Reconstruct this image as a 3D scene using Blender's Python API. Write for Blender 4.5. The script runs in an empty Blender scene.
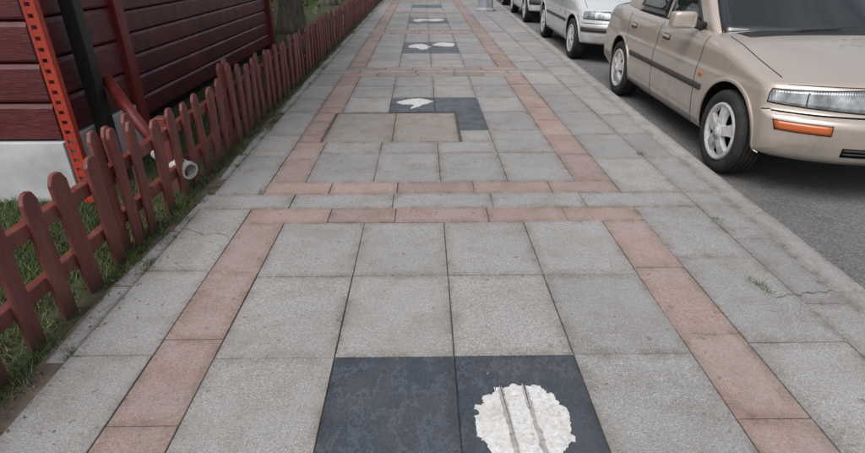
import bpy, bmesh, math, random
import numpy as np
from mathutils import Vector, Matrix
random.seed(7); rng=np.random.default_rng(7)
S=bpy.context.scene
COL=S.collection

# ------------------------------------------------------------------ helpers
def new_obj(name, verts, faces, mats=(), mi=None, smooth=False, parent=None):
    me=bpy.data.meshes.new(name); me.from_pydata([tuple(v) for v in verts],[],[tuple(f) for f in faces])
    for m in mats: me.materials.append(m)
    if mi is not None: me.polygons.foreach_set("material_index", np.array(mi,dtype=np.int32))
    if smooth: me.polygons.foreach_set("use_smooth",[True]*len(me.polygons))
    me.update()
    o=bpy.data.objects.new(name,me); COL.objects.link(o)
    if parent: o.parent=parent
    return o
def empty(name,loc=(0,0,0),rz=0):
    e=bpy.data.objects.new(name,None); COL.objects.link(e); e.location=loc; e.rotation_euler=(0,0,rz); return e
def mk(name):
    m=bpy.data.materials.new(name); m.use_nodes=True; nt=m.node_tree
    return m,nt,nt.nodes["Principled BSDF"]
def N(nt,t,**k):
    n=nt.nodes.new(t)
    for a,b in k.items(): setattr(n,a,b)
    return n
def ramp(nt,src,stops):
    r=N(nt,"ShaderNodeValToRGB"); e=r.color_ramp.elements
    while len(e)<len(stops): e.new(.5)
    for i,(p,c) in enumerate(stops):
        e[i].position=p; e[i].color=(c[0],c[1],c[2],1) if hasattr(c,'__len__') else (c,c,c,1)
    nt.links.new(src,r.inputs[0]); return r.outputs[0]
def noise(nt,scale,detail=4,rough=.55,vec=None,dim='3D'):
    n=N(nt,"ShaderNodeTexNoise"); n.inputs["Scale"].default_value=scale; n.inputs["Detail"].default_value=detail; n.inputs["Roughness"].default_value=rough
    if vec is not None: nt.links.new(vec,n.inputs["Vector"])
    return n.outputs["Fac"]
def mix(nt,a,b,f,mode='MIX'):
    m=N(nt,"ShaderNodeMix",data_type='RGBA',blend_type=mode)
    for i,v in ((6,a),(7,b)):
        if isinstance(v,bpy.types.NodeSocket): nt.links.new(v,m.inputs[i])
        else: m.inputs[i].default_value=(v[0],v[1],v[2],1)
    if isinstance(f,bpy.types.NodeSocket): nt.links.new(f,m.inputs[0])
    else: m.inputs[0].default_value=f
    return m.outputs[2]
def mul(nt,a,b):
    m=N(nt,"ShaderNodeMath",operation='MULTIPLY'); nt.links.new(a,m.inputs[0])
    if isinstance(b,bpy.types.NodeSocket): nt.links.new(b,m.inputs[1])
    else: m.inputs[1].default_value=b
    return m.outputs[0]
def bump(nt,b,h,strength,dist=.002):
    n=N(nt,"ShaderNodeBump"); n.inputs["Strength"].default_value=strength; n.inputs["Distance"].default_value=dist
    nt.links.new(h,n.inputs["Height"]); nt.links.new(n.outputs[0],b.inputs["Normal"])
def pos(nt): return N(nt,"ShaderNodeNewGeometry").outputs["Position"]
def objc(nt): return N(nt,"ShaderNodeTexCoord").outputs["Object"]
def vmul(nt,v,s):
    m=N(nt,"ShaderNodeMapping"); m.inputs["Scale"].default_value=s; nt.links.new(v,m.inputs[0]); return m.outputs[0]
def plain(name,c,rough=.5,metal=0,coat=0,spec=.5):
    m,nt,b=mk(name); b.inputs["Base Color"].default_value=(*c,1); b.inputs["Roughness"].default_value=rough
    b.inputs["Metallic"].default_value=metal; b.inputs["Coat Weight"].default_value=coat; b.inputs["Specular IOR Level"].default_value=spec
    return m
def dirty(name,c,c2,scale=6,rough=.6,amt=(.4,.7),bs=0,fine=90,stretch=(1,1,1),coat=0,metal=0):
    m,nt,b=mk(name); v=vmul(nt,objc(nt),stretch)
    f=ramp(nt,noise(nt,scale,6,.65,v),[(amt[0],0),(amt[1],1)])
    col=mix(nt,c,c2,f); g=noise(nt,fine,3,.6,v)
    col=mix(nt,col,ramp(nt,g,[(.3,.6),(.7,1.25)]),.6,'MULTIPLY')
    nt.links.new(col,b.inputs["Base Color"]); b.inputs["Roughness"].default_value=rough
    b.inputs["Coat Weight"].default_value=coat; b.inputs["Metallic"].default_value=metal
    if bs: bump(nt,b,g,bs)
    return m
def stone(name,dark,mid,light,stain=(.70,.66,.60),rough=.8,fs=200,polish=False,tonev=.13,grey=None):
    m,nt,b=mk(name); p=pos(nt)
    a=noise(nt,fs,2,.8,p)
    col=ramp(nt,a,[(.30,dark),(.45,mid),(.55,mid),(.70,light)])
    if grey:   # mottled with grey feldspar
        col=mix(nt,col,grey,ramp(nt,noise(nt,55,4,.75,p),[(.46,0),(.62,.85)]))
        col=mix(nt,col,grey,ramp(nt,noise(nt,3,5,.65,p),[(.4,0),(.75,.5)]))
    a2=noise(nt,70,3,.7,p)
    col=mix(nt,col,ramp(nt,a2,[(.3,.80),(.7,1.18)]),.8,'MULTIPLY')
    tone=N(nt,"ShaderNodeAttribute",attribute_name="tone").outputs["Fac"]
    edge=N(nt,"ShaderNodeAttribute",attribute_name="edge").outputs["Fac"]
    big=ramp(nt,noise(nt,1.3,6,.6,p),[(.3,.88),(.52,1.0),(.72,1.07)])
    col=mix(nt,col,big,.9,'MULTIPLY')
    st=ramp(nt,noise(nt,4.5,9,.72,p),[(.46,0),(.80,1)])
    col=mix(nt,col,mix(nt,col,stain,1,'MULTIPLY'),st)
    spots=ramp(nt,noise(nt,24,1,.5,p),[(.715,0),(.74,.8)])
    col=mix(nt,col,mix(nt,col,(.62,.60,.58),1,'MULTIPLY'),spots)
    drip=ramp(nt,noise(nt,2.3,3,.5,p),[(.68,0),(.72,.7)])
    col=mix(nt,col,mix(nt,col,(.80,.78,.76),1,'MULTIPLY'),drip)
    tr=ramp(nt,tone,[(0,(1-tonev,1-tonev,1-tonev*.9)),(.5,(1,1,1)),(1,(1+tonev,1+tonev*.9,1+tonev*.75))])
    col=mix(nt,col,tr,1,'MULTIPLY')
    if polish:
        vein=ramp(nt,noise(nt,5,10,.72,vmul(nt,p,(1,.6,1))),[(.485,0),(.505,.42),(.525,0)])
        col=mix(nt,col,(.15,.17,.20),vein)
        scr=ramp(nt,noise(nt,10,4,.7,vmul(nt,p,(1,14,1))),[(.63,0),(.74,.30)])
        col=mix(nt,col,(.15,.16,.18),scr)
        dust=ramp(nt,noise(nt,3,7,.65,p),[(.42,0),(.8,.30)]); col=mix(nt,col,(.19,.19,.185),dust)
        nt.links.new(ramp(nt,noise(nt,7,7,.7,p),[(.35,.25),(.65,.48)]),b.inputs["Roughness"])
        b.inputs["Specular IOR Level"].default_value=.55
        bump(nt,b,noise(nt,fs*.8,3,.7,p),.10,.001)
    else:
        b.inputs["Roughness"].default_value=rough; b.inputs["Specular IOR Level"].default_value=.35
        bump(nt,b,noise(nt,fs*.8,3,.7,p),.4,.003)
    ed=mul(nt,edge,ramp(nt,noise(nt,11,6,.7,p),[(.38,.05),(.68,.9)]))
    col=mix(nt,col,mix(nt,col,(.58,.53,.47),1,'MULTIPLY'),ed)
    nt.links.new(col,b.inputs["Base Color"])
    return m

# ------------------------------------------------------------------ camera
cam=bpy.data.cameras.new("camera"); co=bpy.data.objects.new("camera",cam); COL.objects.link(co)
cam.lens=36*530/865; cam.sensor_width=36; cam.clip_end=2000; cam.clip_start=.05
co.location=(0,0,1.3); co.rotation_euler=(math.radians(90-26.95),0,math.radians(-.92)); S.camera=co

# ------------------------------------------------------------------ light
w=bpy.data.worlds.new("World"); S.world=w; w.use_nodes=True; nt=w.node_tree
sky=nt.nodes.new("ShaderNodeTexSky"); sky.sky_type='NISHITA'; sky.sun_disc=False
EL,AZ=58,215
sky.sun_elevation=math.radians(EL); sky.sun_rotation=math.radians(AZ); sky.air_density=1; sky.dust_density=4
hs=nt.nodes.new("ShaderNodeHueSaturation"); hs.inputs["Saturation"].default_value=.34
nt.links.new(sky.outputs[0],hs.inputs["Color"])
cl=noise(nt,2.6,6,.6,vmul(nt,N(nt,"ShaderNodeTexCoord").outputs["Generated"],(1,1,2.5)))
sk=mix(nt,hs.outputs[0],ramp(nt,cl,[(.34,(.62,.65,.70)),(.5,(.95,.95,.96)),(.64,(1.38,1.36,1.33))]),1,'MULTIPLY')
nt.links.new(sk,nt.nodes["Background"].inputs[0])
nt.nodes["Background"].inputs[1].default_value=.15
sl=bpy.data.lights.new("sun",'SUN'); so=bpy.data.objects.new("sun",sl); COL.objects.link(so)
sl.energy=1.4; sl.angle=math.radians(45); sl.color=(1,.975,.945)
d=Vector((math.sin(math.radians(AZ))*math.cos(math.radians(EL)),math.cos(math.radians(AZ))*math.cos(math.radians(EL)),math.sin(math.radians(EL))))
so.rotation_euler=d.to_track_quat('Z','Y').to_euler(); so.location=(0,0,20)
S.view_settings.view_transform='Standard'; S.view_settings.look='None'; S.view_settings.exposure=0

# ------------------------------------------------------------------ materials
GRAN=stone("grey_granite",(.13,.13,.128),(.315,.312,.305),(.53,.52,.505))
PINK=stone("pink_granite",(.15,.105,.095),(.35,.245,.218),(.56,.45,.42),grey=(.32,.285,.27))
DARK=stone("dark_slate",(.032,.039,.050),(.046,.056,.073),(.075,.088,.11),stain=(1.25,1.25,1.22),polish=True,fs=140)
PAVER=stone("old_paver",(.17,.15,.135),(.305,.28,.26),(.46,.44,.41),stain=(.68,.62,.55))
KERB=stone("kerb_stone",(.18,.18,.175),(.35,.345,.335),(.50,.49,.47))
m,nt,b=mk("joint_dirt"); p=pos(nt)
nt.links.new(ramp(nt,noise(nt,9,6,.6,p),[(.35,(.06,.048,.038)),(.6,(.14,.11,.085)),(.75,(.22,.19,.155))]),b.inputs[0]); b.inputs["Roughness"].default_value=.95; JOINT=m
m,nt,b=mk("asphalt"); p=pos(nt)
c=ramp(nt,noise(nt,85,4,.85,p),[(.3,.06),(.46,.15),(.56,.20),(.70,.46)])
c=mix(nt,c,ramp(nt,noise(nt,1.1,7,.65,p),[(.3,(.78,.78,.78)),(.7,(1.25,1.22,1.17))]),1,'MULTIPLY')
c=mix(nt,c,(.24,.225,.20),ramp(nt,noise(nt,6,8,.7,p),[(.55,0),(.75,.6)]))
nt.links.new(c,b.inputs[0]); b.inputs["Roughness"].default_value=.9; bump(nt,b,noise(nt,90,4,.7,p),1,.008); ASPH=m
m,nt,b=mk("lawn_soil"); p=pos(nt)
c=ramp(nt,noise(nt,5,8,.7,p),[(.35,(.10,.075,.05)),(.5,(.065,.07,.032)),(.65,(.055,.085,.028))])
nt.links.new(c,b.inputs[0]); b.inputs["Roughness"].default_value=1; bump(nt,b,noise(nt,40,6,.7,p),1,.02); SOIL=m
m,nt,b=mk("grass_blades"); p=pos(nt)
rnd=N(nt,"ShaderNodeAttribute",attribute_name="tone").outputs["Fac"]
c=ramp(nt,rnd,[(0,(.045,.08,.022)),(.45,(.075,.125,.036)),(.75,(.12,.16,.06)),(1,(.34,.30,.16))])
c=mix(nt,c,ramp(nt,noise(nt,3,4,.6,p),[(.3,(.7,.7,.7)),(.7,(1.35,1.2,1.1))]),1,'MULTIPLY')
nt.links.new(c,b.inputs[0]); b.inputs["Roughness"].default_value=.7; BLADE=m
m,nt,b=mk("fence_red_paint"); p=pos(nt)
f=ramp(nt,noise(nt,5,6,.65,vmul(nt,p,(3,3,.6))),[(.42,0),(.75,1)])
c=mix(nt,(.155,.038,.030),(.235,.085,.068),f)
g=noise(nt,60,4,.65,vmul(nt,p,(2,2,.35))); c=mix(nt,c,ramp(nt,g,[(.3,.7),(.7,1.2)]),.7,'MULTIPLY')
ln=ramp(nt,noise(nt,38,5,.7,vmul(nt,p,(2,2,.5))),[(.64,0),(.70,.75)]); c=mix(nt,c,(.26,.20,.165),ln)
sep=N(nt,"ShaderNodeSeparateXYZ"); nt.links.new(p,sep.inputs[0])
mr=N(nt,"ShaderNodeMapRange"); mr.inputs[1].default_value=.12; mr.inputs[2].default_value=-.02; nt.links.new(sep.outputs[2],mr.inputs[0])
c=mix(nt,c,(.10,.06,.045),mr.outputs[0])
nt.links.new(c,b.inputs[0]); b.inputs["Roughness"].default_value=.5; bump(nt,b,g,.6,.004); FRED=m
m,nt,b=mk("cabin_wood"); p=pos(nt)
g=noise(nt,14,8,.65,vmul(nt,p,(1,1,9)))
c=ramp(nt,g,[(.3,(.055,.010,.012)),(.55,(.120,.022,.025)),(.75,(.185,.045,.046))])
c=mix(nt,c,ramp(nt,noise(nt,2,4,.6,p),[(.3,.72),(.7,1.28)]),1,'MULTIPLY')
nt.links.new(c,b.inputs[0]); nt.links.new(ramp(nt,noise(nt,5,5,.6,p),[(.3,.30),(.7,.5)]),b.inputs["Roughness"]); bump(nt,b,g,.6,.005); WOOD=m
BLACKP=plain("black_paint",(.012,.012,.014),.4)
BRED=dirty("bright_red_paint",(.48,.05,.025),(.34,.035,.02),rough=.5)
POSTRED=dirty("post_red",(.16,.018,.015),(.22,.035,.03),rough=.45,stretch=(3,3,.5))
WPANEL=dirty("pale_panel",(.56,.58,.58),(.47,.48,.475),scale=3,rough=.6,fine=4)
BARK=dirty("bark",(.10,.085,.065),(.20,.18,.15),scale=9,rough=.95,bs=1,fine=35,stretch=(1,1,.25))

# ------------------------------------------------------------------ ground sheets
def sheet(name,x0,x1,y0,y1,z,mat,parent=None): return new_obj(name,[(x0,y0,z),(x1,y0,z),(x1,y1,z),(x0,y1,z)],[(0,1,2,3)],[mat],parent=parent)
def kx(y): return 1.88+.029*y
sheet("ground",-300,300,-300,300,-.16,SOIL)
Y0,Y1=-3,61
new_obj("road",[(kx(-12)-.05,-12,-.10),(12,-12,-.10),(12,90,-.10),(kx(90)-.05,90,-.10)],[(0,1,2,3)],[ASPH])

# ------------------------------------------------------------------ pavement
PV=[];PF=[];PM=[];PT=[];PE=[]
HOLE=(-.82,.30,4.03,4.93)
def slab(c,mat,z=0,gap=.003,tone=None,th=.04,ch=.0022):
    c=[Vector((p[0]+random.uniform(-.0013,.0013),p[1]+random.uniform(-.0016,.0016))) for p in c]; n=len(c)
    g=gap/2+random.uniform(0,.001)
    def inset(pts,dd):
        out=[]
        for i in range(len(pts)):
            a,b_,cc=pts[i-1],pts[i],pts[(i+1)%len(pts)]
            e1=(b_-a).normalized(); e2=(cc-b_).normalized()
            n1=Vector((-e1.y,e1.x)); n2=Vector((-e2.y,e2.x))
            k=n1+n2; k=k/ max(.3,(1+n1.dot(n2))); out.append(b_+k*dd)
        return out
    md_=min((c[i]-c[(i+1)%n]).length for i in range(n))
    o=inset(c,g); i_=inset(o,ch); q_=inset(i_,min(.045,md_*.3))
    cx=sum((p.x for p in c))/n; cy=sum((p.y for p in c))/n
    tx,ty=random.gauss(0,.0025),random.gauss(0,.0025); zj=random.gauss(0,.0009)
    f=lambda p,zz: (p.x,p.y,zz+zj+tx*(p.x-cx)+ty*(p.y-cy))
    s=len(PV)
    PV.extend([f(p,z) for p in i_]); PV.extend([f(p,z-ch) for p in o]); PV.extend([(p.x,p.y,z-th) for p in o]); PV.extend([f(p,z) for p in q_])
    PE.extend([1]*(3*n)+[0]*n)
    fs=[tuple(s+3*n+k for k in range(n))]
    for k in range(n):
        k2=(k+1)%n
        fs.append((s+3*n+k,s+k,s+k2,s+3*n+k2))
        fs.append((s+k,s+n+k,s+n+k2,s+k2)); fs.append((s+n+k,s+2*n+k,s+2*n+k2,s+n+k2))
    t=min(.98,max(.02,random.gauss(.5,.22))) if tone is None else tone
    for q in fs: PF.append(q); PM.append(mat); PT.append(t)
def rect(x0,x1,y0,y1,mat,**k):
    if x1-x0<.02 or y1-y0<.02: return
    hx0,hx1,hy0,hy1=HOLE
    if x1>hx0 and x0<hx1 and y1>hy0 and y0<hy1:
        rect(x0,x1,y0,hy0,mat,**k) if y0<hy0 else None
        rect(x0,x1,hy1,y1,mat,**k) if y1>hy1 else None
        a,b_=max(y0,hy0),min(y1,hy1)
        rect(x0,hx0,a,b_,mat,**k) if x0<hx0 else None
        rect(hx1,x1,a,b_,mat,**k) if x1>hx1 else None
        return
    slab([(x0,y0),(x1,y0),(x1,y1),(x0,y1)],mat,**k)
XC=[-.77,-.332,.105,.543,.98]
RO=[.19,.76,1.33,1.93,2.502,3.055,3.6]
def run(x0,x1,y0,y1,L,mat,along='y',jit=.0):
    a,b_=(y0,y1) if along=='y' else (x0,x1)
    n=max(1,round((b_-a)/L)); cuts=[a+(b_-a)*i/n for i in range(n+1)]
    for i in range(1,n): cuts[i]+=random.uniform(-jit,jit)
    for i in range(n):
        if along=='y': rect(x0,x1,cuts[i],cuts[i+1],mat)
        else: rect(cuts[i],cuts[i+1],y0,y1,mat)
for k in range(-1,14):
    P=3.01+4*k
    run(-1.0,1.22,P,P+.19,.46,1,'x',.06); run(-1.0,1.22,P+3.6,P+3.79,.46,1,'x',.06)
    run(-1.34,1.60,P+3.79,P+4.0,.55,0,'x',.08)
    for (a,b_) in ((-1.0,-.77),(.98,1.22)): run(a,b_,P+.19,P+3.6,.50,1,'y',.06)
    for r in range(6):
        for c_ in range(4):
            dk=(r in(2,3)) and (c_ in (1,2))
            rect(XC[c_],XC[c_+1],P+RO[r],P+RO[r+1],2 if dk else 0)
    run(-1.30,-1.0,P,P+3.79,.62,0,'y',.07)
    run(1.22,1.60,P,P+3.79,.62,0,'y',.07)
y=Y0
while y<Y1:
    L=.6+random.uniform(-.06,.06)
    slab([(1.60,y),(kx(y)-.15,y),(kx(y+L)-.15,y+L),(1.60,y+L)],0); y+=L
y=Y0
while y<Y1:
    L=.85+random.uniform(-.2,.1); dx=random.uniform(-.006,.006)
    slab([(kx(y)-.15,y),(kx(y)+dx,y),(kx(y+L)+dx,y+L),(kx(y+L)-.15,y+L)],4,z=.004,th=.16,ch=.012,gap=.006); y+=L
y=Y0
while y<Y1:
    L=.34+random.uniform(-.12,.2); a=-1.375+random.uniform(-.03,.02); b2=-1.375+random.uniform(-.03,.02)
    if random.random()<.86:
        slab([(a,y),(-1.30,y),(-1.30,y+L),(b2,y+L)],0,z=random.uniform(-.005,.004),gap=.012,ch=.007)
    y+=L
hx0,hx1,hy0,hy1=HOLE
mx=-.257; g=.018
slab([(hx0+g,hy0+g),(mx,hy0+g),(mx,hy1-g),(hx0+g,hy1-g)],3,z=-.006,gap=.008,tone=.45)
slab([(mx,hy0+g),(hx1-g,hy0+g),(hx1-g,hy1-g),(mx,hy1-g)],3,z=-.005,gap=.008,tone=.6)
pav=new_obj("pavement",PV,PF,[GRAN,PINK,DARK,PAVER,KERB],PM)
at=pav.data.attributes.new("tone",'FLOAT','FACE'); at.data.foreach_set("value",np.array(PT,dtype=np.float32))
at=pav.data.attributes.new("edge",'FLOAT','POINT'); at.data.foreach_set("value",np.array(PE,dtype=np.float32))
new_obj("joint_bed",[(-1.40,Y0,-.009),(kx(Y0)-.02,Y0,-.009),(kx(Y1)-.02,Y1,-.009),(-1.40,Y1,-.009)],[(0,1,2,3)],[JOINT],parent=pav)
WHITEM=stone("white_marble",(.50,.49,.47),(.66,.655,.64),(.78,.775,.76),stain=(.72,.69,.63),rough=.6,fs=60)
GREYL=stone("grey_inlay",(.27,.26,.25),(.40,.39,.37),(.52,.50,.48),fs=60)
def blob(name,pts,z,mat,amp=.006,sub=8):
    out=[]; n=len(pts)
    for i in range(n):
        p0,p1,p2,p3=[Vector(pts[(i+j)%n]) for j in(-1,0,1,2)]
        for s in range(sub):
            t=s/sub
            q=.5*((2*p1)+(-p0+p2)*t+(2*p0-5*p1+4*p2-p3)*t*t+(-p0+3*p1-3*p2+p3)*t**3)
            out.append((q.x+random.gauss(0,amp),q.y+random.gauss(0,amp)))
    n=len(out); v=[(x,y,z) for x,y in out]+[(x,y,z-.006) for x,y in out]
    f=[tuple(range(n))]+[(i,i+n,(i+1)%n+n,(i+1)%n) for i in range(n)]
    o=new_obj(name,v,f,[mat],parent=pav)
    bm=bmesh.new(); bm.from_mesh(o.data); bmesh.ops.recalc_face_normals(bm,faces=bm.faces); bmesh.ops.triangulate(bm,faces=[q for q in bm.faces if len(q.verts)>4]); bm.to_mesh(o.data); bm.free()
    a=o.data.attributes.new("tone",'FLOAT','FACE'); a.data.foreach_set("value",np.full(len(o.data.polygons),.5,dtype=np.float32))
    return o
blob("emblem",[(.153,1.215),(.172,1.235),(.158,1.262),(.186,1.280),(.184,1.308),(.222,1.318),(.233,1.350),(.268,1.345),(.302,1.364),(.345,1.350),(.375,1.356),(.402,1.325),(.425,1.312),(.436,1.27),(.456,1.225),(.446,1.18),(.440,1.12),(.405,1.085),(.398,1.04),(.345,.99),(.26,.97),(.222,1.01),(.218,1.05),(.190,1.085),(.178,1.12),(.158,1.15)][::-1],.003,WHITEM,.0030,6)
# two grey inlay stripes down the emblem
for a in ((.243,1.335,.262,1.02),(.322,1.345,.345,1.04)):
    blob("emblem_stripe",[(a[0],a[1]),((a[0]+a[2])/2,(a[1]+a[3])/2),(a[2],a[3]),(a[2]+.018,a[3]),((a[0]+a[2])/2+.016,(a[1]+a[3])/2),(a[0]+.017,a[1])],.0045,GREYL,.0016,10)
blob("emblem",[(-.27,5.30),(-.18,5.40),(-.06,5.46),(.03,5.40),(.09,5.33),(.02,5.24),(-.05,5.13),(-.13,5.04),(-.10,5.2),(-.2,5.22)],.004,WHITEM,.006)
blob("emblem",[(-.24,8.95),(-.18,9.2),(-.05,9.28),(.07,9.1),(.10,8.9),(-.02,8.7),(-.12,8.85)],.004,WHITEM,.014)
blob("emblem",[(.16,9.15),(.22,9.38),(.40,9.42),(.52,9.25),(.44,9.0),(.30,9.05)],.004,WHITEM,.014)
blob("emblem",[(-.24,13.0),(-.1,13.3),(.1,13.2),(.3,13.35),(.5,13.1),(.3,12.8),(.05,12.95),(-.1,12.7)],.004,WHITEM,.015)
def crack(pts,wd=.004):
    v=[];f=[]
    fine=[]
    for i in range(len(pts)-1):
        for s in range(4):
            t=s/4; fine.append((pts[i][0]*(1-t)+pts[i+1][0]*t+random.gauss(0,.004),pts[i][1]*(1-t)+pts[i+1][1]*t+random.gauss(0,.005)))
    fine.append(pts[-1])
    for i,(x,y_) in enumerate(fine):
        ww=wd*random.uniform(.3,1.1)*min(1,(len(fine)-i)/5); v+= [(x-ww*.4,y_-ww*.7,.0025),(x+ww*.4,y_+ww*.7,.0025)]
        if i: f.append((2*i-2,2*i-1,2*i+1,2*i)[::-1])
    return new_obj("crack",v,f,[JOINT],parent=pav)
crack([(1.50,1.86),(1.56,1.885),(1.61,1.875),(1.66,1.90),(1.72,1.89),(1.79,1.915)],.005)
crack([(1.62,1.88),(1.57,1.80),(1.53,1.75),(1.46,1.64)],.004)
crack([(-1.02,2.45),(-1.1,2.5),(-1.16,2.47),(-1.28,2.56)],.003)

# ------------------------------------------------------------------ lawn + grass
lawn=sheet("lawn",-40,-1.385,-4,61,-.018,SOIL)
def tri_mesh(name,V,T,mat,k=3):
    n=len(T)
    me=bpy.data.meshes.new(name); me.vertices.add(len(V)); me.vertices.foreach_set("co",V.ravel())
    me.loops.add(k*n); me.loops.foreach_set("vertex_index",np.arange(k*n)); me.polygons.add(n)
    me.polygons.foreach_set("loop_start",np.arange(n)*k); me.polygons.foreach_set("loop_total",np.full(n,k)); me.update(); me.validate()
    at=me.attributes.new("tone",'FLOAT','FACE'); at.data.foreach_set("value",T.astype(np.float32))
    me.materials.append(mat); o=bpy.data.objects.new(name,me); COL.objects.link(o); return o
def grass(name,regs):
    V=[];T=[]
    for (x0,x1,y0,y1,n,hmin,hmax,patch) in regs:
        X=rng.uniform(x0,x1,n); Y=rng.uniform(y0,y1,n)
        if patch:
            q=np.sin(X*5.1+1.3*np.sin(Y*2.3))+np.sin(Y*4.3+X*2)+.8*np.sin(X*13+Y*9)+.6*np.sin(X*31-Y*23); keep=q>rng.uniform(-2.2,.5,n)
            keep&=~((X>-1.6)&(rng.uniform(0,1,n)<.35)); X,Y=X[keep],Y[keep]
        n=len(X); H=rng.uniform(hmin,hmax,n); A=rng.uniform(0,2*np.pi,n); Wd=rng.uniform(.0015,.0035,n)
        ln=rng.uniform(0,1.3,n)*H; B=rng.uniform(0,2*np.pi,n)
        z0=-.02
        a=np.stack([X-Wd*np.cos(A),Y-Wd*np.sin(A),np.full(n,z0)],1); b_=np.stack([X+Wd*np.cos(A),Y+Wd*np.sin(A),np.full(n,z0)],1)
        c=np.stack([X+ln*np.cos(B),Y+ln*np.sin(B),z0+H],1)
        V.append(np.stack([a,b_,c],1).reshape(-1,3)); T.append(rng.beta(1.5,2.2,n))
    return tri_mesh(name,np.concatenate(V),np.concatenate(T),BLADE)
regs=[(-2.1,-1.39,.8,3.2,34000,.022,.052,True),(-3.2,-2.1,.8,2.95,18000,.03,.06,True),(-2.42,-1.40,3.2,9,30000,.03,.06,True),
      (-4.5,-1.40,9,20,24000,.04,.09,True),(-1.46,-1.36,.8,5,4500,.02,.045,True),(-8,-1.4,20,45,8000,.08,.16,False)]
for (x,y_) in [(1.47,1.98),(1.49,1.90),(1.485,1.94),(1.62,2.6),(-1.31,1.55),(-1.33,2.9),(-1.3,3.5),(-1.32,2.2),(1.60,3.7),(-1.31,4.4),(-1.0,3.02)]:
    regs.append((x-.015,x+.015,y_-.03,y_+.03,55,.03,.045,False))
for _ in range(30):
    x=rng.normal(-1.33,.03); y_=rng.uniform(1.1,8); regs.append((x-.03,x+.03,y_-.05,y_+.05,70,.022,.045,False))
grass("grass",regs)
C=np.concatenate([np.stack([rng.normal(-1.32,.07,1000),rng.uniform(1,12,1000),np.full(1000,.004)],1),np.stack([rng.uniform(-1.2,1.9,70),rng.uniform(.8,12,70),np.full(70,.005)],1),
  np.stack([1.93+rng.normal(.12,.05,420),rng.uniform(1.5,9,420),np.full(420,-.094)],1)]); C[1070:,0]+=.029*C[1070:,1]-.03; n=len(C)
A=np.stack([rng.normal(0,1,n),rng.normal(0,1,n),rng.normal(0,.25,n)],1); A/=np.linalg.norm(A,axis=1)[:,None]; B=np.stack([-A[:,1],A[:,0],rng.normal(0,.2,n)],1)
s=rng.uniform(.0025,.009,n)[:,None]; V=np.stack([C-A*s,C+B*s*.45,C+A*s,C-B*s*.45],1).reshape(-1,3)
m,nt,b=mk("dry_leaf"); nt.links.new(ramp(nt,N(nt,"ShaderNodeAttribute",attribute_name="tone").outputs["Fac"],[(0,(.06,.04,.02)),(.6,(.16,.11,.06)),(1,(.30,.25,.16))]),b.inputs[0]); b.inputs["Roughness"].default_value=.8
tri_mesh("leaf_litter",V,rng.uniform(0,1,n),m,4)

# ------------------------------------------------------------------ picket fence
FV=[];FF=[]
def prism(poly,x0,x1,M=Matrix()):
    n=len(poly); s=len(FV)
    for x in (x0,x1):
        for (y_,z) in poly: FV.append(tuple(M@Vector((x,y_,z))))
    FF.append(tuple(s+i for i in range(n))); FF.append(tuple(s+n+i for i in reversed(range(n))))
    for i in range(n): FF.append((s+i,s+n+i,s+n+(i+1)%n,s+(i+1)%n))
def picket(y_,x=-1.462,h=.54,wd=.085,lean=None,tilt=None):
    h+=random.gauss(0,.014); lean=random.gauss(0,.035) if lean is None else lean
    w2=wd/2*random.uniform(.93,1.06)
    poly=[(-w2,-.02),(w2,-.02),(w2,h-.040),(w2*.60,h-.008),(w2*.3,h),(-w2*.3,h),(-w2*.60,h-.008),(-w2,h-.040)]
    M=Matrix.Translation((x+random.gauss(0,.003),y_,0))@Matrix.Rotation(lean,4,'X')@Matrix.Rotation(random.gauss(0,.025),4,'Y')@Matrix.Rotation(random.gauss(0,.07),4,'Z')
    prism(poly,-.010,.010,M)
y=.98
while y<46:
    if 2.25<y<2.62:
        for j in range(5): picket(2.33+j*.072,x=-1.462+(.012 if j%2 else -.03),h=.60,wd=.078,lean=random.gauss(0,.035))
        y=2.80; continue
    if 3.95<y<4.25:
        for j in range(4): picket(3.98+j*.085,x=-1.462+(.012 if j%2 else -.022),h=.60,wd=.08)
        y=4.42; continue
    picket(y); y+=.205+random.gauss(0,.008)
for z in (.16,.39):
    yy=.6
    while yy<46:
        L=2.4; dz=random.gauss(0,.006)
        prism([(yy,z-.03+dz),(yy+L-.01,z-.03-dz),(yy+L-.01,z+.03-dz),(yy,z+.03+dz)],-1.515,-1.474); yy+=L
for yy in [.7+2.4*i for i in range(19)]:
    prism([(yy-.035,-.05),(yy+.035,-.05),(yy+.035,.46),(yy-.035,.46)],-1.588,-1.518)
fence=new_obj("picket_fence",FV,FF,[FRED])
bm=bmesh.new(); bm.from_mesh(fence.data); bmesh.ops.recalc_face_normals(bm,faces=bm.faces); bm.to_mesh(fence.data); bm.free()
md=fence.modifiers.new("b",'BEVEL'); md.width=.003; md.segments=1

def tube(points,radii,n=14,cap=True):
    V=[];F=[]; prev=None
    for i,p in enumerate(points):
        p=Vector(p); a=Vector(points[max(0,i-1)]); c=Vector(points[min(len(points)-1,i+1)]); t=(c-a).normalized()
        u=t.orthogonal().normalized() if prev is None else (prev-t*prev.dot(t)).normalized(); prev=u; v=t.cross(u)
        for k in range(n):
            an=2*math.pi*k/n; V.append(tuple(p+(u*math.cos(an)+v*math.sin(an))*radii[i]))
    for i in range(len(points)-1):
        for k in range(n): F.append((i*n+k,i*n+(k+1)%n,(i+1)*n+(k+1)%n,(i+1)*n+k))
    if cap: F.append(tuple(range(n))[::-1]); F.append(tuple((len(points)-1)*n+k for k in range(n)))
    return V,F
dp=empty("drain_pipe")
V,F=tube([(-1.98,3.40,.62),(-1.80,3.28,.40),(-1.60,3.15,.20)],[.036]*3,16); new_obj("red_section",V,F,[POSTRED],smooth=True,parent=dp)
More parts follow.
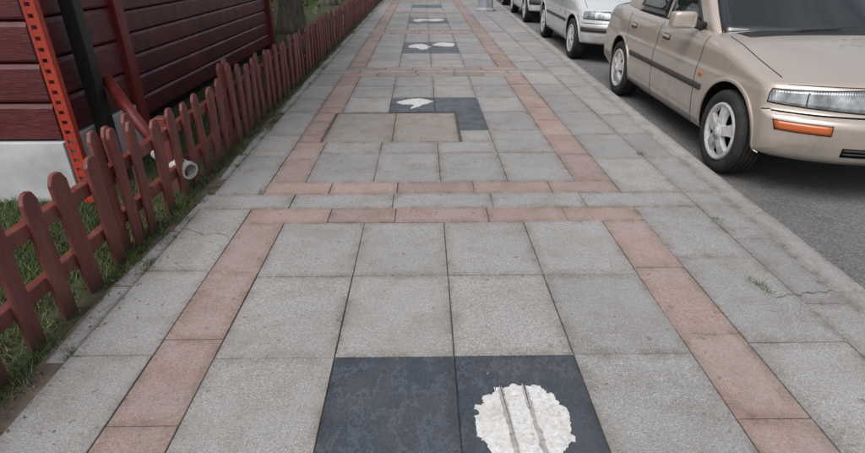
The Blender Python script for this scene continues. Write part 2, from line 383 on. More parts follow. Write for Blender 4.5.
V,F=tube([(-1.66,3.175,.225),(-1.60,3.15,.195),(-1.52,3.10,.165),(-1.42,3.04,.145)],[.050,.050,.048,.048],20,False); 
V2,F2=tube([(-1.42,3.04,.145),(-1.52,3.10,.165),(-1.60,3.15,.195)],[.042,.041,.041],20,False)
s=len(V); V+=V2; F+=[tuple(s+i for i in f) for f in F2]
PVC=dirty("grey_pvc",(.62,.60,.56),(.42,.38,.33),scale=8)
pp=new_obj("pvc_elbow",V,F,[PVC],smooth=True,parent=dp)
ax=(Vector((-1.42,3.04,.145))-Vector((-1.52,3.10,.165))).normalized(); u=ax.orthogonal().normalized(); v_=ax.cross(u); c0=Vector((-1.42,3.04,.145))
V=[];F=[]
for k in range(20):
    an=2*math.pi*k/20; dd=u*math.cos(an)+v_*math.sin(an); V+=[tuple(c0+dd*.041+ax*.002),tuple(c0+dd*.054+ax*.002),tuple(c0+dd*.054-ax*.03)]
for k in range(20):
    a=3*k; b_=3*((k+1)%20); F+=[(a,a+1,b_+1,b_),(a+1,a+2,b_+2,b_+1)]
new_obj("lip",V,F,[PVC],smooth=False,parent=dp)

# ------------------------------------------------------------------ cabin
cab=empty("log_cabin")
def boards(name,p0,p1,z0,z1,hgt,out,th=.045):
    V=[];F=[]; p0=Vector(p0);p1=Vector(p1);o=Vector(out); z=z0
    while z<z1:
        prof=[(0,0),(.55,.006),(.9,.03),(1,.08),(1,.5),(.97,.85),(.72,.96),(.35,.99),(0,1.0)]
        s=len(V)
        for P in (p0,p1):
            for (a,b_) in prof: q=P+o*(th*a); V.append((q.x,q.y,z+hgt*b_))
        n=len(prof)
        for i in range(n-1): F.append((s+i,s+n+i,s+n+i+1,s+i+1))
        F.append(tuple(s+i for i in range(n))); F.append(tuple(s+n+i for i in range(n)))
        z+=hgt
    ob=new_obj(name,V,F,[WOOD],smooth=False,parent=cab)
    bm=bmesh.new(); bm.from_mesh(ob.data); bmesh.ops.recalc_face_normals(bm,faces=bm.faces); bm.to_mesh(ob.data); bm.free(); return ob
def box(name,x0,x1,y0,y1,z0,z1,mat,parent,bev=0):
    v=[(x,y_,z) for z in(z0,z1) for y_ in(y0,y1) for x in(x0,x1)]
    o=new_obj(name,v,[(0,2,3,1),(4,5,7,6),(0,1,5,4),(2,6,7,3),(0,4,6,2),(1,3,7,5)],[mat],parent=parent)
    if bev: md=o.modifiers.new("b",'BEVEL'); md.width=bev; md.segments=2
    return o
boards("side_wall",(-2.47,3.85),(-2.47,8.9),.06,3.0,.17,(1,0))
boards("front_wall",(-7,3.02),(-2.08,3.02),.36,3.0,.215,(0,-1))
boards("return_wall",(-2.14,3.03),(-2.14,3.85),.36,3.0,.215,(1,0))
boards("back_wall",(-7,8.9),(-2.47,8.9),.06,3.0,.19,(0,1))
box("core",-7,-2.475,3.03,8.89,-.1,3.0,BLACKP,cab); box("core_front",-2.474,-2.145,3.03,3.84,-.1,3.0,BLACKP,cab)
box("base_panel",-7,-2.07,2.955,3.018,-.05,.35,WPANEL,cab,.004); box("base_side",-2.138,-2.08,3.02,3.84,-.05,.35,WPANEL,cab,.004)
box("corner_post",-2.50,-2.37,8.86,8.99,-.05,3.0,POSTRED,cab,.006)
box("red_post",-2.17,-2.06,3.85,3.96,-.05,3.0,POSTRED,cab,.006)
box("black_post",-2.05,-1.965,3.25,3.33,-.05,3.0,BLACKP,cab,.005)
V=[];F=[]
def addb(x0,x1,y0,y1,z0,z1):
    s=len(V); V.extend([(x,y_,z) for z in(z0,z1) for y_ in(y0,y1) for x in(x0,x1)])
    F.extend([tuple(s+i for i in f) for f in [(0,2,3,1),(4,5,7,6),(0,1,5,4),(2,6,7,3),(0,4,6,2),(1,3,7,5)]])
lx,ly=-1.985,2.90
addb(lx-.030,lx-.015,ly,ly+.012,0,3.0); addb(lx+.015,lx+.028,ly,ly+.012,0,3.0)
z=0
while z<3: addb(lx-.0149,lx+.0149,ly+.001,ly+.011,z,z+.034); z+=.055
addb(lx+.0281,lx+.038,ly,ly+.04,0,3.0)
new_obj("perforated_upright",V,F,[BRED],parent=cab)
V=[(-7.4,2.5,2.95),(-1.8,2.5,2.95),(-1.8,9.4,2.95),(-7.4,9.4,2.95),(-4.6,2.5,4.3),(-4.6,9.4,4.3)]
new_obj("roof",V,[(0,4,5,3),(1,2,5,4),(0,1,4),(2,3,5),(0,3,2,1)],[plain("roof_tiles",(.12,.05,.04),.8)],parent=cab)

# ------------------------------------------------------------------ trees
m,nt,b=mk("leaves"); a=N(nt,"ShaderNodeAttribute",attribute_name="tone").outputs["Fac"]
nt.links.new(ramp(nt,a,[(0,(.035,.065,.016)),(1,(.10,.15,.042))]),b.inputs[0]); b.inputs["Roughness"].default_value=.6; LEAF=m
def tree(x,y_,h=7,r=.30,n=4000,s=.06):
    t=empty("broadleaf_tree",(x,y_,0))
    pts=[];rad=[]
    for i in range(14):
        z=-.15+i*(h*.5)/13; pts.append((.05*math.sin(z*1.3),.04*math.cos(z*1.7),z)); rad.append(r*(1+.45*math.exp(-max(0,z)*5))*(1-.35*i/13))
    V,F=tube(pts,rad,24)
    V=[(a+.02*math.sin(9*math.atan2(b_,a)+c*2),b_+.02*math.cos(7*math.atan2(b_,a)),c) for a,b_,c in V]
    new_obj("trunk",V,F,[BARK],smooth=True,parent=t)
    top=Vector(pts[-1]); ends=[]
    V=[];F=[]
    for i in range(9):
        an=i*2.4; ln=random.uniform(1.6,2.6); p0=top-Vector((0,0,random.uniform(0,1)))
        p1=p0+Vector((math.cos(an)*ln*.5,math.sin(an)*ln*.5,ln*.45)); p2=p0+Vector((math.cos(an)*ln*.9,math.sin(an)*ln*.9,ln*.95))
        v,f=tube([p0,p1,p2],[r*.35,r*.2,r*.06],8); q0=len(V); V+=v; F+=[tuple(q0+k for k in q) for q in f]; ends+=[p1,p2]
    new_obj("limbs",V,F,[BARK],smooth=True,parent=t)
    cl=[e+Vector((random.gauss(0,.5),random.gauss(0,.5),random.gauss(.3,.4))) for e in ends for _ in range(3)]
    idx=rng.integers(0,len(cl),n); C=np.array([tuple(c) for c in cl])[idx]+rng.normal(0,.38,(n,3))
    A=rng.normal(0,1,(n,3)); A/=np.linalg.norm(A,axis=1)[:,None]; B=np.cross(A,rng.normal(0,1,(n,3))); B/=np.linalg.norm(B,axis=1)[:,None]
    V=np.stack([C-A*s,C+B*s*.5,C+A*s,C-B*s*.5],1).reshape(-1,3)
    o=tri_mesh("crown",V,rng.uniform(0,1,n)*.5+.5*(idx%7)/7,LEAF,4); o.parent=t
tree(-2.62,11.0,7,.27); tree(-2.9,17.5,7,.22); tree(-4.6,24,8,.25)
for yy in (-9,-3.5,3,9.5,16,23): tree(13.5+random.uniform(-.5,.5),yy,7.5,.22,3500,.10)  # unseen row across the road, added so the car paint has something to reflect
def hedge(xm,sx,y0,y1,n,h,s):
    C=np.stack([rng.normal(xm,sx,n),rng.uniform(y0,y1,n),np.abs(rng.normal(h*.5,h*.35,n))-.1],1)
    A=rng.normal(0,1,(n,3)); A/=np.linalg.norm(A,axis=1)[:,None]; B=np.cross(A,rng.normal(0,1,(n,3))); B/=np.linalg.norm(B,axis=1)[:,None]
    V=np.stack([C-A*s,C+B*s*.6,C+A*s,C-B*s*.6],1).reshape(-1,3); tri_mesh("hedge",V,rng.uniform(0,1,n),LEAF,4)
hedge(-4.6,.7,11.5,22,9000,.7,.05); hedge(14.5,.6,-12,40,9000,1.6,.12)  # second hedge, past the road and out of view, added for the cars' reflections

# ------------------------------------------------------------------ street lamp
lamp=empty("street_lamp",(1.66,15.3,0))
def lathe(prof,n=24,ax='z'):
    V=[];F=[]
    for (r,a) in prof:
        for k in range(n):
            t=2*math.pi*k/n; c,s_=r*math.cos(t),r*math.sin(t); V.append((c,s_,a) if ax=='z' else (a,c,s_))
    for i in range(len(prof)-1):
        for k in range(n): F.append((i*n+k,i*n+(k+1)%n,(i+1)*n+(k+1)%n,(i+1)*n+k))
    return V,F
MET=dirty("grey_metal",(.36,.39,.42),(.28,.30,.31),rough=.5)
V,F=lathe([(.27,0),(.27,.05),(.23,.07),(.21,.10),(.20,.55),(.22,.58),(.22,.62),(.14,.68),(.10,.8)],8); new_obj("base",V,F,[MET],parent=lamp)
V,F=lathe([(.09,.7),(.07,2.5),(.055,4.6)],20); new_obj("pole",V,F,[MET],smooth=True,parent=lamp)
V,F=tube([(0,0,4.5),(.1,0,4.8),(.5,0,5.0),(1.0,0,5.0)],[.05,.045,.04,.04]); new_obj("arm",V,F,[MET],smooth=True,parent=lamp)
box("head",.9,1.5,-.12,.12,4.92,5.04,MET,lamp,.03)

# ------------------------------------------------------------------ cars
def prof(pts,smooth=.03):
    xs=np.array([p[0] for p in pts]); ys=np.array([p[1] for p in pts])
    g=np.linspace(xs[0]-.5,xs[-1]+.5,1600); v=np.interp(g,xs,ys); k=max(1,int(smooth/(g[1]-g[0])))
    ker=np.ones(2*k+1)/(2*k+1); vp=np.pad(v,(k,k),'edge'); v=np.convolve(vp,ker,'valid')
    return lambda t: float(np.interp(t,g,v))
def paint(name,c,metal=.25):
    m,nt,b=mk(name); v=objc(nt)
    f=noise(nt,900,1,.5,v); col=mix(nt,c,tuple(x*1.18 for x in c),ramp(nt,f,[(.35,0),(.65,1)]))
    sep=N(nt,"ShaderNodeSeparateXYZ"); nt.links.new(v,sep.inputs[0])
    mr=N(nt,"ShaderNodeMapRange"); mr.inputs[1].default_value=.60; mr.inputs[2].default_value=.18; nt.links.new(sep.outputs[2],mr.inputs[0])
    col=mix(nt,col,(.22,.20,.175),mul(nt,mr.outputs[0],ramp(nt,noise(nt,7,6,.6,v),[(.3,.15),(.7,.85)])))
    nt.links.new(col,b.inputs[0]); b.inputs["Metallic"].default_value=metal
    nt.links.new(ramp(nt,noise(nt,5,6,.6,v),[(.3,.26),(.7,.38)]),b.inputs["Roughness"])
    b.inputs["Coat Weight"].default_value=1; b.inputs["Coat Roughness"].default_value=.03
    return m
TYRE=dirty("tyre_rubber",(.018,.018,.018),(.05,.047,.042),rough=.85,scale=8)
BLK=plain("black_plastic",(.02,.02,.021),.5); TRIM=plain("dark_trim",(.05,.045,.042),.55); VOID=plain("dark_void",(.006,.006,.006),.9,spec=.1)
GLASS=plain("car_glass",(.014,.018,.018),.015,spec=.9,coat=.5)
CHR=plain("chrome",(.7,.7,.72),.15,metal=1); AMB=plain("amber_lens",(.58,.13,.03),.2,coat=.6); REDL=plain("red_lens",(.4,.02,.02),.2,coat=.6)
CAP=dirty("wheel_cover",(.60,.60,.60),(.44,.43,.41),scale=5,rough=.4,fine=40)
PLATE=plain("number_plate_white",(.75,.75,.75),.4)
m,nt,b=mk("headlamp_lens"); v=objc(nt); wv=N(nt,"ShaderNodeTexWave"); wv.inputs["Scale"].default_value=26; nt.links.new(v,wv.inputs[0])
nt.links.new(ramp(nt,noise(nt,9,3,.5,v),[(.35,(.16,.18,.19)),(.5,(.40,.42,.43)),(.65,(.75,.77,.77))]),b.inputs[0]); b.inputs["Metallic"].default_value=.4
b.inputs["Roughness"].default_value=.15; b.inputs["Coat Weight"].default_value=1; b.inputs["Coat Roughness"].default_value=.02; bump(nt,b,wv.outputs["Fac"],.3,.003); LENS=m

def make_car(name,x,y_,rz,P):
    e=empty(name,(x,y_,-.10),rz)
    L=P['L']; HW=P['HW']; H=.6; R=.05
    ZT=prof(P['ztop'],.10); ZB=prof([(0,.27),(.3,.24),(.5,.20),(L-.8,.20),(L,.30)],.05)
    SS=prof([(.18,.935),(.28,.972),(.42,.99),(.56,1.0),(.655,.997),(.67,.985),(.8,.968),(.9,.935),(1.05,.90)],.012)
    T=prof([(0,.94),(.4,.975),(.9,1),(L-.9,1),(L,.93)],.2)
    FZ=prof(P['nose'],.012); RZ=prof([(.2,.10),(.3,.02),(.5,0),(.56,.05),(.8,.08),(.95,.14)],.03)
    FD=.9; CV=P.get('curve',.27)
    def foff(u,z): return FZ(z)+CV*abs(u)**3.0
    def roff(u,z): return RZ(z)+.22*abs(u)**3.2
    def bmap(bx,by,bz):
        c=Vector((max(-HW+R,min(HW-R,bx)),max(R,min(L-R,by)),max(R,min(H-R,bz)))); dd=Vector((bx,by,bz))-c
        if dd.length>1e-6: p=c+dd.normalized()*R
        else: p=Vector((bx,by,bz))
        u=p.x/HW; yy=p.y; w_=p.z/H
        zb=ZB(yy); zt=ZT(yy)-.045*abs(u)**3; z=zb+w_*(zt-zb)
        xx=u*HW*T(yy)*SS(z)
        yo=yy
        if yy<FD: yo+=foff(u,z)*(1-yy/FD)
        if yy>L-FD: yo-=roff(u,z)*(1-(L-yy)/FD)
        return Vector((xx,yo,z))
    def front(x_,z):
        u=x_/HW; zb=ZB(0); zt=ZT(0)-.045*abs(u)**3; return (x_,0,(z-zb)/(zt-zb)*H)
    def rear(x_,z):
        u=x_/HW; zb=ZB(L); zt=ZT(L)-.045*abs(u)**3; return (x_,L,(z-zb)/(zt-zb)*H)
    def side(sg):
        def f(yr,z):
            F_=foff(1,z); by=yr
            if yr<FD: by=(yr-F_)/(1-F_/FD)
            if yr>L-FD:
                G=roff(1,z); q=L-yr; q=(q-G)/(1-G/FD); by=L-q
            zb=ZB(by); zt=ZT(by)-.045; return (sg*HW,by,(z-zb)/(zt-zb)*H)
        return f
    def top(x_,yr): return (x_,yr,H)
    def cl(a,b_,n,r):
        e_=[0,.12*r,.3*r,.55*r,.8*r,r]; mid=list(np.linspace(a+r,b_-r,n)); return [a+q for q in e_[:-1]]+mid+[b_-q for q in e_[:-1]][::-1]
    xs=cl(-HW,HW,27,R); ys=cl(0,L,86,R); zs=cl(0,H,34,R)
    V=[];F=[];MI=[]
    def grid(f,A,B,mi):
        s=len(V); nb=len(B)
        for a in A:
            for b_ in B: V.append(bmap(*f(a,b_)))
        for i in range(len(A)-1):
            for j in range(nb-1): F.append((s+i*nb+j,s+(i+1)*nb+j,s+(i+1)*nb+j+1,s+i*nb+j+1)); MI.append(mi)
    grid(lambda a,b_:(a,b_,H),xs,ys,0); grid(lambda a,b_:(a,b_,0),xs,ys,1)
    grid(lambda a,b_:(a,0,b_),xs,zs,0); grid(lambda a,b_:(a,L,b_),xs,zs,0)
    grid(lambda a,b_:(HW,a,b_),ys,zs,0); grid(lambda a,b_:(-HW,a,b_),ys,zs,0)
    o=new_obj("body",V,F,[P['paint'],VOID],MI,smooth=True,parent=e)
    bm=bmesh.new(); bm.from_mesh(o.data); bmesh.ops.remove_doubles(bm,verts=bm.verts,dist=1e-5); bmesh.ops.recalc_face_normals(bm,faces=bm.faces); bm.to_mesh(o.data); bm.free()
    AX=[P['fa'],P['fa']+P['wb']]; WR=P.get('wr',.292)
    cutters=[]
    for ay in AX:
        for sg in(1,-1):
            V,F=lathe([(WR+.05,.58*HW),(WR+.05,HW+.2)],48,'x')
            n=48; F.append(tuple(range(n))); F.append(tuple(n+k for k in range(n)))
            V=[(sg*a,b_+ay,c+WR+.005) for a,b_,c in V]
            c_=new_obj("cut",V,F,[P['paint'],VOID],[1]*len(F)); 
            bm=bmesh.new(); bm.from_mesh(c_.data); bmesh.ops.recalc_face_normals(bm,faces=bm.faces); bm.to_mesh(c_.data); bm.free()
            md=o.modifiers.new("cut",'BOOLEAN'); md.operation='DIFFERENCE'; md.solver='EXACT'; md.object=c_; cutters.append(c_)
    e.location=(0,0,0); e.rotation_euler=(0,0,0)
    bpy.context.view_layer.update(); dg=bpy.context.evaluated_depsgraph_get()
    me=bpy.data.meshes.new_from_object(o.evaluated_get(dg)); o.modifiers.clear(); o.data=me
    for c_ in cutters: bpy.data.objects.remove(c_)
    e.location=(x,y_,-.10); e.rotation_euler=(0,0,rz)
    def patch(nm,Pf,mp,mat,off=.003,ns=12,nt_=4,sk=True,par=e,thick=None):
        V=[];F=[]; base=[]
        cen=Vector((0,L/2,.5))
        for i in range(ns+1):
            for j in range(nt_+1):
                s_,t_=i/ns,j/nt_; h=.002
                p=mp(*Pf(s_,t_)); a=mp(*Pf(min(1,s_+h),t_))-mp(*Pf(max(0,s_-h),t_)); b_=mp(*Pf(s_,min(1,t_+h)))-mp(*Pf(s_,max(0,t_-h)))
                nn=a.cross(b_); nn=nn.normalized() if nn.length>1e-12 else Vector((0,0,1))
                if nn.dot(p-cen)<0: nn=-nn
                V.append(p+nn*off); base.append(p-nn*.004)
        for i in range(ns):
            for j in range(nt_): q=i*(nt_+1)+j; F.append((q,q+nt_+1,q+nt_+2,q+1))
        if sk:
            ring=[i*(nt_+1) for i in range(ns+1)]+[ns*(nt_+1)+j for j in range(1,nt_+1)]+[i*(nt_+1)+nt_ for i in range(ns-1,-1,-1)]+[j for j in range(nt_-1,0,-1)]
            s=len(V); V+=[base[r] for r in ring]; n=len(ring)
            for k in range(n): F.append((ring[k],s+k,s+(k+1)%n,ring[(k+1)%n]))
        ob=new_obj(nm,V,F,[mat],parent=par)
        nf=ns*nt_; ob.data.polygons.foreach_set("use_smooth",[i<nf for i in range(len(F))])
        bm=bmesh.new(); bm.from_mesh(ob.data); bmesh.ops.recalc_face_normals(bm,faces=bm.faces); bm.to_mesh(ob.data); bm.free()
        return ob
    def quad(f,c):
        def g(s_,t_):
            a=(1-t_)*((1-s_)*c[0][0]+s_*c[1][0])+t_*((1-s_)*c[3][0]+s_*c[2][0])
            b_=(1-t_)*((1-s_)*c[0][1]+s_*c[1][1])+t_*((1-s_)*c[3][1]+s_*c[2][1])
            return f(a,b_)
        return g
    def grow(c,k):
        cx=sum(p[0] for p in c)/4; cy=sum(p[1] for p in c)/4
        return [(p[0]+math.copysign(k,p[0]-cx),p[1]+math.copysign(k,p[1]-cy)) for p in c]
    for sg in (1,-1):
        hl=[(sg*a,b_) for a,b_ in P['lamp']]
        patch("headlamp_frame",quad(front,grow(hl,.007)),bmap,BLK,.002,18,5)
        patch("headlamp",quad(front,hl),bmap,LENS,.007,18,5)
        (a0_,b0_),(a1_,b1_)=hl[0],hl[1]
        fx=a0_+(a1_-a0_)*.66; patch("lamp_divider",quad(front,[(fx-.004,hl[0][1]+.006),(fx+.004,hl[0][1]+.006),(fx+.004,hl[2][1]+.002),(fx-.004,hl[2][1]+.002)]),bmap,TRIM,.0085,1,4,False)
        if 'ind' in P:
            il=[(sg*a,b_) for a,b_ in P['ind']]
            patch("indicator_frame",quad(front,grow(il,.006)),bmap,BLK,.002,10,3); patch("indicator",quad(front,il),bmap,AMB,.005,10,3)
        patch("tail_lamp",quad(rear,[(sg*.45,.62),(sg*.80,.62),(sg*.80,.80),(sg*.45,.80)]),bmap,REDL,.006,8,3)
        sd=side(sg)
        a0,a1=AX[0]+WR+.07,AX[1]-WR-.07
        if P.get('strip',True):
            z0=P.get('stripz',.47)
            for (ya,yb) in ((a0+.02,P['dA']-.006),(P['dA']+.008,P['dB']-.006),(P['dB']+.006,a1-.0)):
                patch("rub_strip",quad(sd,[(ya,z0),(yb,z0),(yb,z0+.042),(ya,z0+.042)]),bmap,TRIM,.010,20,2)
        def seam(ya,za,yb,zb_): patch("seam",quad(sd,[(ya-.0035,za),(ya+.0035,za),(yb+.0035,zb_),(yb-.0035,zb_)]),bmap,VOID,.0012,1,24,False)
        seam(P['dA'],.24,P['dA']+.02,.90); seam(P['dB'],.24,P['dB'],.90); seam(P['dC']-.18,.45,P['dC'],.90)
        patch("seam",quad(sd,[(P['dA'],.235),(P['dC']-.35,.235),(P['dC']-.35,.241),(P['dA'],.241)]),bmap,VOID,.0012,24,1,False)
        patch("seam",quad(sd,[(.18,P['bz']-.004),(AX[0]-WR-.07,P['bz']-.004),(AX[0]-WR-.07,P['bz']+.002),(.18,P['bz']+.002)]),bmap,VOID,.0012,10,1,False)
        for hy in (P['dB']-.16,P['dC']-.20):
            patch("door_handle_recess",quad(sd,[(hy-.10,.755),(hy+.06,.755),(hy+.06,.80),(hy-.10,.80)]),bmap,BLK,.002,6,3)
            patch("door_handle",quad(sd,[(hy-.085,.772),(hy+.045,.772),(hy+.045,.795),(hy-.085,.795)]),bmap,P.get('hmat',P['paint']),.018,6,2)
        patch("side_repeater",quad(sd,[(AX[0]+.39,.60),(AX[0]+.45,.60),(AX[0]+.45,.63),(AX[0]+.39,.63)]),bmap,AMB,.006,3,2)
        for ay in AX:
            def pol(s_,t_,ay=ay):
                an=math.radians(-8+196*s_); r=WR+.048+.024*t_; return sd(ay+r*math.cos(an),max(.215,WR+.005+r*math.sin(an)))
            patch("arch_lip",pol,bmap,P['paint'],.006,40,2)
        patch("seam",quad(top,[(sg*(HW-.10),.12),(sg*(HW-.105),P['cowl']+.05),(sg*(HW-.111),P['cowl']+.05),(sg*(HW-.106),.12)]),bmap,VOID,.0012,20,1,False)
    patch("seam",quad(front,[(-.8,P['bz']-.003),(.8,P['bz']-.003),(.8,P['bz']+.006),(-.8,P['bz']+.006)]),bmap,VOID,.0015,40,1,False)
    patch("bonnet_edge",quad(front,[(-.74,P['lamp'][3][1]+.012),(.74,P['lamp'][3][1]+.012),(.74,P['lamp'][3][1]+.017),(-.74,P['lamp'][3][1]+.017)]),bmap,VOID,.0012,40,1,False)
    patch("lower_lip",quad(front,[(-.78,.255),(.78,.255),(.78,.285),(-.78,.285)]),bmap,TRIM,.006,40,2)
    g=P['grille']; patch("grille",quad(front,[(-g[0],g[1]),(g[0],g[1]),(g[0]*1.04,g[2]),(-g[0]*1.04,g[2])]),bmap,BLK,.003,16,3)
    for i in range(3):
        zz=g[1]+(g[2]-g[1])*(i+.6)/3.4; patch("grille_bar",quad(front,[(-g[0]*.97,zz),(g[0]*.97,zz),(g[0]*.97,zz+.009),(-g[0]*.97,zz+.009)]),bmap,CHR if i==1 else TRIM,.010,16,1)
    li=P['intake']; patch("intake",quad(front,[(-li[0],li[1]),(li[0],li[1]),(li[0],li[2]),(-li[0],li[2])]),bmap,VOID,.003,18,2)
    for i in range(2):
        zz=li[1]+(li[2]-li[1])*(i+.8)/2.6; patch("intake_bar",quad(front,[(-li[0]*.98,zz),(li[0]*.98,zz),(li[0]*.98,zz+.009),(-li[0]*.98,zz+.009)]),bmap,TRIM,.008,16,1)
    patch("number_plate",quad(front,[(-.26,P['pz']),(.26,P['pz']),(.26,P['pz']+.11),(-.26,P['pz']+.11)]),bmap,PLATE,.014,6,2)
    if 'bstrip' in P:
        z0,z1=P['bstrip']; patch("bumper_strip",quad(front,[(-.83,z0),(.83,z0),(.83,z1),(-.83,z1)]),bmap,TRIM,.010,40,2)
    GW,GL,GH=.72,2.4,.50; r=.045; G=P['gh']
    def gyf(w_): return G[0]+(G[1]-G[0])*w_
    def gyr(w_): return G[2]+(G[3]-G[2])*w_
    def gmap(bx,by,bz):
        bx*=GW;by*=GL;bz*=GH
        c=Vector((max(-GW+r,min(GW-r,bx)),max(r,min(GL-r,by)),max(r,min(GH-r,bz)))); dd=Vector((bx,by,bz))-c
        p=c+dd.normalized()*r if dd.length>1e-6 else Vector((bx,by,bz))
        u,v,w_=p.x/GW,p.y/GL,p.z/GH
        z=G[4]+w_*(G[5]-G[4])+.035*(1-u*u)*w_
        hw=G[6]+(G[7]-G[6])*w_+.02*math.sin(math.pi*max(0,min(1,w_)))
        yy=gyf(w_)*(1-v)+gyr(w_)*v; yy+=.14*u*u*(1-v)-.11*u*u*v
        hw*=1-.05*(2*v-1)**2*(1 if v>.5 else .4)
        return Vector((u*hw,yy,z))
    V=[];F=[]
    def gg(f,na,nb):
        s=len(V)
        A=[0,.01,.02,.035]+list(np.linspace(.05,.95,na))+[.965,.98,.99,1]; B=[0,.02,.05,.09]+list(np.linspace(.12,.88,nb))+[.91,.95,.98,1]
        for a in A:
            for b_ in B: V.append(gmap(*f(a,b_)))
        for i in range(len(A)-1):
            for j in range(len(B)-1): F.append((s+i*len(B)+j,s+(i+1)*len(B)+j,s+(i+1)*len(B)+j+1,s+i*len(B)+j+1))
    gg(lambda a,b_:(2*a-1,b_,1),16,20); gg(lambda a,b_:(2*a-1,0,b_),16,8); gg(lambda a,b_:(2*a-1,1,b_),16,8)
    gg(lambda a,b_:(1,a,b_),24,8); gg(lambda a,b_:(-1,a,b_),24,8)
    o=new_obj("roof_and_pillars",V,F,[P['paint']],smooth=True,parent=e)
    bm=bmesh.new(); bm.from_mesh(o.data); bmesh.ops.remove_doubles(bm,verts=bm.verts,dist=1e-5); bmesh.ops.recalc_face_normals(bm,faces=bm.faces); bm.to_mesh(o.data); bm.free()
    gf=lambda a,b_:(a,0,b_); gr=lambda a,b_:(a,1,b_)
    ws=[(-.95,.02),(.95,.02),(.92,.93),(-.92,.93)]
    patch("windscreen_rubber",quad(gf,ws),gmap,BLK,.0025,24,8); patch("windscreen",quad(gf,[(-.93,.04),(.93,.04),(.90,.91),(-.90,.91)]),gmap,GLASS,.005,24,8)
    patch("rear_window",quad(gr,[(-.88,.12),(.88,.12),(.85,.90),(-.85,.90)]),gmap,GLASS,.004,24,8)
    for sg in(1,-1):
        def gs(yr,w_,sg=sg): return (sg,(yr-gyf(w_)-.0)/(gyr(w_)-gyf(w_)),w_)
        w0,w1=.10,.88
        def win(nm,c,m_,off): patch(nm,quad(gs,c),gmap,m_,off,10,6)
        fy=lambda w_:gyf(w_)+.17
        A_=[(fy(w0)+.03,w0),(P['dB']-.04,w0),(P['dB']-.04,w1),(fy(w1),w1)]
        B_=[(P['dB']+.04,w0),(P['dC']-.03,w0),(min(P['dC']-.03,gyr(w1)-.22),w1),(P['dB']+.04,w1)]
        for c in (A_,B_): win("window_rubber",grow(c,.014),BLK,.0025); win("side_window",c,GLASS,.005)
        win("belt_trim",[(fy(.06)-.02,.055),(P['dC'],.055),(P['dC'],.095),(fy(.09)-.02,.095)],BLK,.010)
        mh=Vector((sg*(HW+.075),P['mir'],.965))
        bm=bmesh.new(); bmesh.ops.create_cube(bm,size=1); bmesh.ops.bevel(bm,geom=bm.edges[:]+bm.verts[:],offset=.28,segments=5,profile=.6,affect='EDGES')
        for q in bm.verts:
            q.co.x*=.19*(1-.15*q.co.z); q.co.y*=.10; q.co.z*=.125; q.co.y+=.02*abs(q.co.x)/.1; q.co+=mh
        me=bpy.data.meshes.new("mirror"); bm.to_mesh(me); bm.free(); me.materials.append(P['mmat'] if 'mmat' in P else P['paint']); me.polygons.foreach_set("use_smooth",[True]*len(me.polygons))
        mo=bpy.data.objects.new("mirror",me); COL.objects.link(mo); mo.parent=e
        V,F=tube([(sg*(HW-.10),P['mir']+.02,.915),(sg*(HW-.02),P['mir']+.01,.93),(sg*(HW+.05),P['mir'],.94)],[.035,.028,.022],10); new_obj("mirror_stalk",V,F,[BLK],smooth=True,parent=e)
    for wx in (-.40,.18):
        a=gmap(wx/.72,0,.03)+Vector((0,-.02,.012)); b_=gmap((wx+.50)/.745,0,.10)+Vector((0,-.015,.02))
        V,F=tube([a,(a+b_)/2+Vector((0,-.006,.012)),b_],[.010,.007,.005],8); new_obj("wiper",V,F,[BLK],parent=e)
    patch("cowl",quad(top,[(-.62,P['cowl']-.035),(.62,P['cowl']-.035),(.66,P['cowl']+.10),(-.66,P['cowl']+.10)]),bmap,BLK,.003,20,3)
    for ay in AX:
        for sg in(1,-1):
            wx=HW-.105
            we=empty("wheel",(sg*wx,ay,WR)); we.parent=e
            if sg<0: we.rotation_euler=(0,0,math.pi)
            k=WR/.292
            V,F=lathe([(.19*k,-.08),(.25*k,-.092),(.276*k,-.088),(.288*k,-.072),(.292*k,-.04),(.293*k,0),(.292*k,.04),(.288*k,.072),(.276*k,.088),(.25*k,.094),(.215*k,.088),(.198*k,.074)],56,'x')
            new_obj("tyre",V,F,[TYRE],smooth=True,parent=we)
            V=[];F=[]
            for gx in (-.045,-.015,.015,.045):
                v,f=lathe([(.2945*k,gx-.003),(.2945*k,gx+.003)],48,'x'); s=len(V);V+=v;F+=[tuple(s+i for i in q) for q in f]
            new_obj("tread_grooves",V,F,[VOID],parent=we)
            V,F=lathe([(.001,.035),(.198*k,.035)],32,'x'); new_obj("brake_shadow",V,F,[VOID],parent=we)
            V,F=lathe([(.203*k,.080),(.199*k,.092),(.188*k,.094),(.172*k,.084),(.166*k,.060)],48,'x'); new_obj("rim",V,F,[CAP],smooth=True,parent=we)
            ns=P.get('spokes',6); V=[];F=[]; sp=P.get('spw',1)
            for i in range(ns):
                an=2*math.pi*i/ns+.3; ca,sa=math.cos(an),math.sin(an)
                pr=[(.035,.040,.098),(.075,.034*sp,.099),(.120,.036*sp,.094),(.155,.044*sp,.086),(.176,.052*sp,.080)]
                s=len(V)
                for (rr,hw_,xx) in pr:
                    rr*=k
                    for (t_,dx) in ((-hw_,-.03),(-hw_*.85,0),(hw_*.85,0),(hw_,-.03)):
                        V.append((xx+dx,rr*ca-t_*sa,rr*sa+t_*ca))
                for a in range(4):
                    for b_ in range(3): F.append((s+a*4+b_,s+a*4+b_+1,s+a*4+b_+5,s+a*4+b_+4))
            new_obj("spokes",V,F,[CAP],smooth=False,parent=we)
            V,F=lathe([(.001,.112),(.022,.111),(.030,.106),(.034,.098),(.060,.099),(.066,.070)],28,'x'); new_obj("hub_cap",V,F,[CAP],smooth=True,parent=we)
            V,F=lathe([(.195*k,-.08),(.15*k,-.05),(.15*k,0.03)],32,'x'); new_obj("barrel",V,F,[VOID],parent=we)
    return e

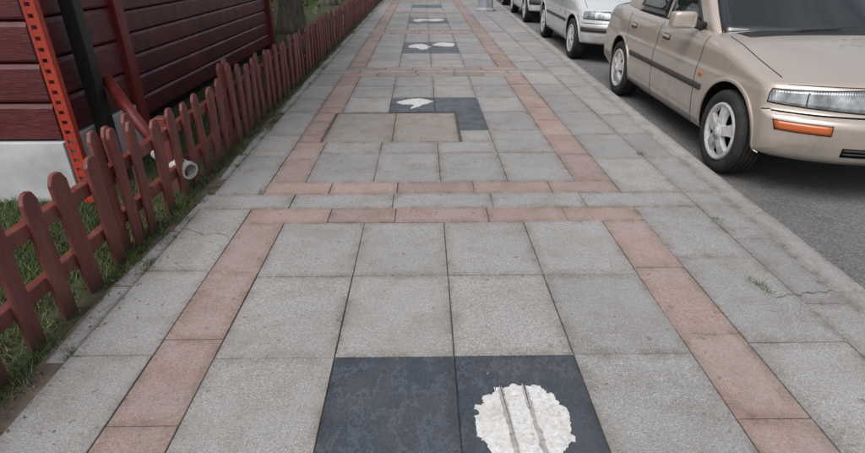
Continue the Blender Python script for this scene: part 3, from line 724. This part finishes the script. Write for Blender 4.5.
P1=dict(L=4.15,HW=.84,fa=.70,wb=2.42,paint=paint("champagne_paint",(.50,.43,.37),.4),
 ztop=[(0,.735),(.12,.765),(.4,.81),(.8,.87),(1.15,.92),(1.5,.94),(3.2,.95),(3.5,.97),(4.0,.95),(4.15,.92)],
 nose=[(.2,.10),(.26,.045),(.32,.01),(.38,0),(.50,0),(.535,.012),(.545,.05),(.56,.065),(.70,.095),(.76,.14)],
 lamp=[(.31,.580),(.815,.600),(.805,.672),(.33,.705)],ind=[(.53,.455),(.785,.455),(.80,.505),(.53,.505)],
 grille=(.27,.60,.69),intake=(.45,.33,.385),pz=.40,bz=.552,dA=1.20,dB=2.12,dC=3.02,cowl=1.06,gh=(1.05,1.80,3.66,3.02,.86,1.37,.755,.60),mir=1.42,stripz=.50,spokes=5,spw=1.12)
KR=-math.atan(.029)
def park(name,yn,P,gap=.11):
    xx=kx(yn)+gap+P['HW']; make_car(name,xx,yn,KR,P)
park("parked_car",2.92,P1,.095)
SILV=paint("silver_white_paint",(.60,.62,.63),.2); WHT=paint("white_paint",(.72,.73,.73),0)
P2=dict(P1); P2.update(L=4.05,paint=SILV,ztop=[(0,.72),(.12,.78),(.4,.86),(.8,.93),(1.1,.96),(1.5,.96),(3.2,.97),(3.5,1.0),(3.9,.98),(4.05,.95)],
 nose=[(.2,.09),(.3,.02),(.4,0),(.52,.01),(.56,.03),(.70,.08),(.78,.15)],lamp=[(.42,.60),(.79,.61),(.785,.73),(.46,.70)],grille=(.34,.60,.66),
 bstrip=(.44,.50),stripz=.50,curve=.33,intake=(.5,.29,.36),gh=(.98,1.75,3.55,2.95,.88,1.42,.75,.60),spokes=7,spw=.8,hmat=BLK,mmat=BLK); P2.pop('ind')
park("parked_car",7.78,P2,.10)
P3=dict(P2); P3.update(paint=WHT,spokes=5,bstrip=(.42,.53)); park("parked_car",12.9,P3,.12)
P4=dict(P1); P4.update(paint=paint("grey_paint",(.25,.27,.29))); park("parked_car",18.0,P4,.14)
